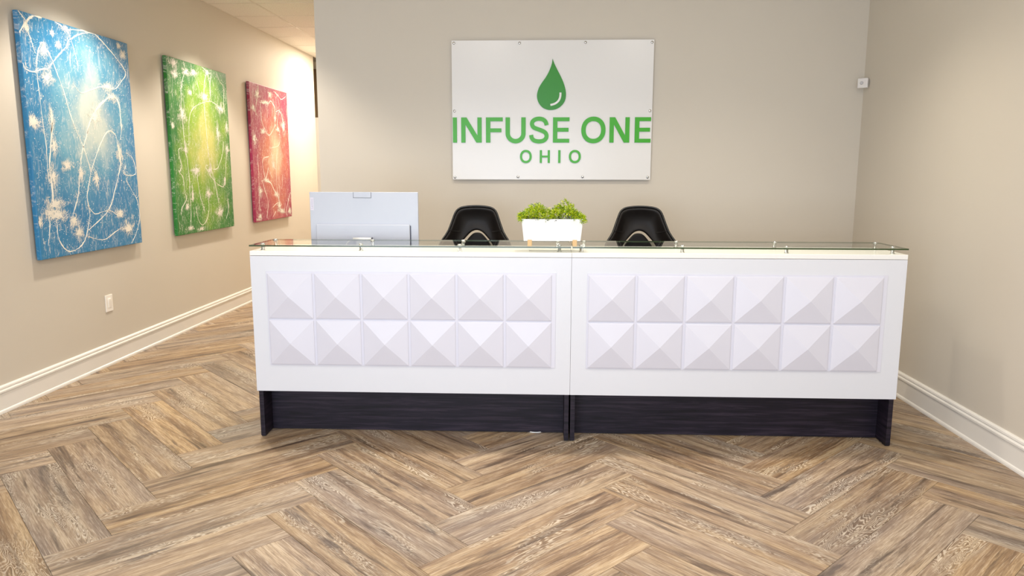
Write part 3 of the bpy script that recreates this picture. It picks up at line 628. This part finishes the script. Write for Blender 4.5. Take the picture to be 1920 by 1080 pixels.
def chair(x, y, rz, label):
    t = empty('office_chair', (x, y, 0), rz); tag(t, label, 'chair', 'office chairs behind the desk')
    top = [(-a, b, c) for a, b, c in TOP[:0:-1]]+TOP; bot = [(-a, b, c) for a, b, c in BOT[:0:-1]]+BOT
    top = catmull(top, 3); bot = catmull(bot, 3); K = 9
    bm = bmesh.new(); G = []
    for a, b in zip(top, bot):
        row = []
        for k in range(K+1):
            s = k/K; bul = .030*math.sin(PI*s)
            row.append(bm.verts.new((a[0]*(1-s)+b[0]*s, a[1]*(1-s)+b[1]*s+bul*.9, a[2]*(1-s)+b[2]*s)))
        G.append(row)
    for i in range(len(G)-1):
        for k in range(K): bm.faces.new((G[i][k], G[i+1][k], G[i+1][k+1], G[i][k+1]))
    sh = finish('backrest_shell', bm, M_LEA, t, True)
    md = sh.modifiers.new('solid', 'SOLIDIFY'); md.thickness = .034; md.offset = 0; md.use_rim = True
    md = sh.modifiers.new('sub', 'SUBSURF'); md.levels = 1; md.render_levels = 2
    bm = bmesh.new(); add_tube(bm, [(a, b-.004, c+.004) for a, b, c in top], .0075, 8); finish('piping', bm, M_PIPE, sh, True)
    for s in (-1, 1):                           # creased seams that run in from the sides
        bm = bmesh.new(); add_tube(bm, catmull([(s*.186, -.070, 1.108), (s*.150, -.035, 1.100), (s*.110, -.013, 1.094)], 5), [.0028]*10+[.001], 6)
        finish('seam', bm, M_PIPE, sh, True)
    # inner lumbar pad below the arch
    pr = [(0, 1.081), (.025, 1.077), (.045, 1.062), (.062, 1.043), (.076, 1.025), (.098, .99), (.125, .93), (.15, .85), (.17, .75), (.18, .62), (.18, .50)]
    bm = bmesh.new(); pts = [(-a, b) for a, b in pr[:0:-1]]+pr
    add_prism(bm, catmull(pts, 3), lambda u, v, q: (u, q+.05-.25*max(0, .8-v)*0, v), -.005, .045)
    finish('lumbar_pad', bm, M_LEA, t, bev=.012)
    bm = bmesh.new(); add_box(bm, -.25, .25, -.44, .06, .44, .52); o = finish('seat', bm, M_LEA, t, True, bev=.03); 
    bm = bmesh.new(); add_box(bm, -.12, .12, -.32, -.08, .41, .44); add_lathe(bm, [(.03, .12), (.03, .25), (.018, .26), (.018, .42)], (0, -.20, 0)); finish('gas_column', bm, M_CHROME, t)
    b = empty('base_hub', (0, 0, 0)); bpy.data.objects.remove(b)
    bm = bmesh.new(); add_lathe(bm, [(.045, .075), (.05, .09), (.04, .13), (.03, .135)], (0, -.20, 0))
    base = finish('star_base', bm, M_CHROME, t, True)
    for i in range(5):
        a = PI/2+2*PI*i/5; c_, s_ = math.cos(a), math.sin(a)
        bm = bmesh.new(); add_tube(bm, [(.03*c_, -.20+.03*s_, .10), (.29*c_, -.20+.29*s_, .075)], [.024, .014], 8); finish('base_arm', bm, M_CHROME, base, True)
        bm = bmesh.new(); add_tube(bm, [(-.022, 0, 0), (.022, 0, 0)], .028, 14); add_tube(bm, [(0, 0, 0), (0, 0, .045)], .008, 8)
        o = finish('caster', bm, M_PIPE, base, loc=(.29*c_, -.20+.29*s_, .028)); o.rotation_euler.z = a
    return t
chair(-.643, 1.26, 0, 'black leather office chair left of the white planter, behind the left desk')
chair(.526, 1.26, 0, 'black leather office chair right of the white planter, behind the right desk')

# ---------------------------------------------------------------- planter
M_POT = mat('white_planter', (243, 242, 238), .4); M_PEG = mat('light_wood', (226, 186, 130), .5)
M_SOIL = mat('dark_moss', (20, 28, 12), .9)
px, py, pz = -.1145, .105, 1.113
pt = empty('planter', (px, py, pz)); tag(pt, 'white trough planter with bright green foliage on small wooden feet on the glass top', 'planter')
bm = bmesh.new()
def ring(hx, hy, z): return [bm.verts.new(p) for p in ((-hx, -hy, z), (hx, -hy, z), (hx, hy, z), (-hx, hy, z))]
rings = [ring(.157, .048, .027), ring(.170, .058, .149), ring(.166, .054, .149), ring(.163, .051, .125)]
bm.faces.new(rings[0][::-1]); bm.faces.new(rings[-1])
for A_, B_ in zip(rings, rings[1:]):
    for k in range(4): bm.faces.new((A_[k], A_[(k+1) % 4], B_[(k+1) % 4], B_[k]))
finish('trough', bm, M_POT, pt, bev=.0012)
box('moss', -.16, .16, -.048, .048, .1255, .138, M_SOIL, pt)
for x in (-.124, .126):
    for y in (-.052, .040): box('peg_foot', x-.012, x+.012, y, y+.012, 0, .034, M_PEG, pt, .001)
def leafmat():
    m = mat('leaf_green', (160, 190, 40), .5); g = N(m)
    at = g.new('ShaderNodeVertexColor'); at.layer_name = 'tint'; g.link(at.outputs[0], g.b.inputs['Base Color'])
    return m
M_LEAF = leafmat()
rnd = random.Random(3); bm = bmesh.new(); lay = bm.loops.layers.color.new('tint')
def height(x):
    return .137+.075*math.exp(-((x+.085)/.07)**2)+.093*math.exp(-((x-.072)/.062)**2)+.02
def blade(p, d, L_, w0, col):
    d = d.normalized(); s = d.cross(Vector((rnd.uniform(-1, 1), rnd.uniform(-1, 1), rnd.uniform(-1, 1)))).normalized()*w0/2
    u_ = d.cross(s).normalized()*w0*.25; dro = Vector((0, 0, -L_*.15))
    a = bm.verts.new(p); b = bm.verts.new(p+d*L_*.45+s+u_); c = bm.verts.new(p+d*L_+dro); e = bm.verts.new(p+d*L_*.45-s+u_)
    for f in (bm.faces.new((a, b, c)), bm.faces.new((a, c, e))):
        for l in f.loops: l[lay] = col
def stems():
    for i in range(480):
        x = rnd.uniform(-.176, .172); y = rnd.uniform(-.055, .055)
        hmax = height(x)*(1-.25*(y/.06)**2); z = .130+(hmax-.130)*(rnd.random()**.55)
        if abs(x) > .15: z = min(z, .175)
        out = Vector((x*.8+rnd.gauss(0, .03), y*1.5+rnd.gauss(0, .03), .05+rnd.random()*.05))
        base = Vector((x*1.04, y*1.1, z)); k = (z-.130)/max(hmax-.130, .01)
        n = rnd.randint(6, 9)
        for j in range(n):
            dd = Vector((rnd.gauss(0, 1), rnd.gauss(0, 1), rnd.gauss(.35, .8)))+out*6
            v = rnd.random()
            c0 = (.66, .74, .03) if v < .6 else (.36, .52, .02) if v < .82 else (.80, .82, .12)
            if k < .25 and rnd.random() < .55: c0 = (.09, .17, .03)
            blade(base+Vector([rnd.gauss(0, .004) for _ in range(3)]), dd, rnd.uniform(.014, .026), rnd.uniform(.0035, .0056), c0+(1,))
stems()
o = finish('foliage', bm, M_LEAF, pt, True); o['kind'] = 'stuff'
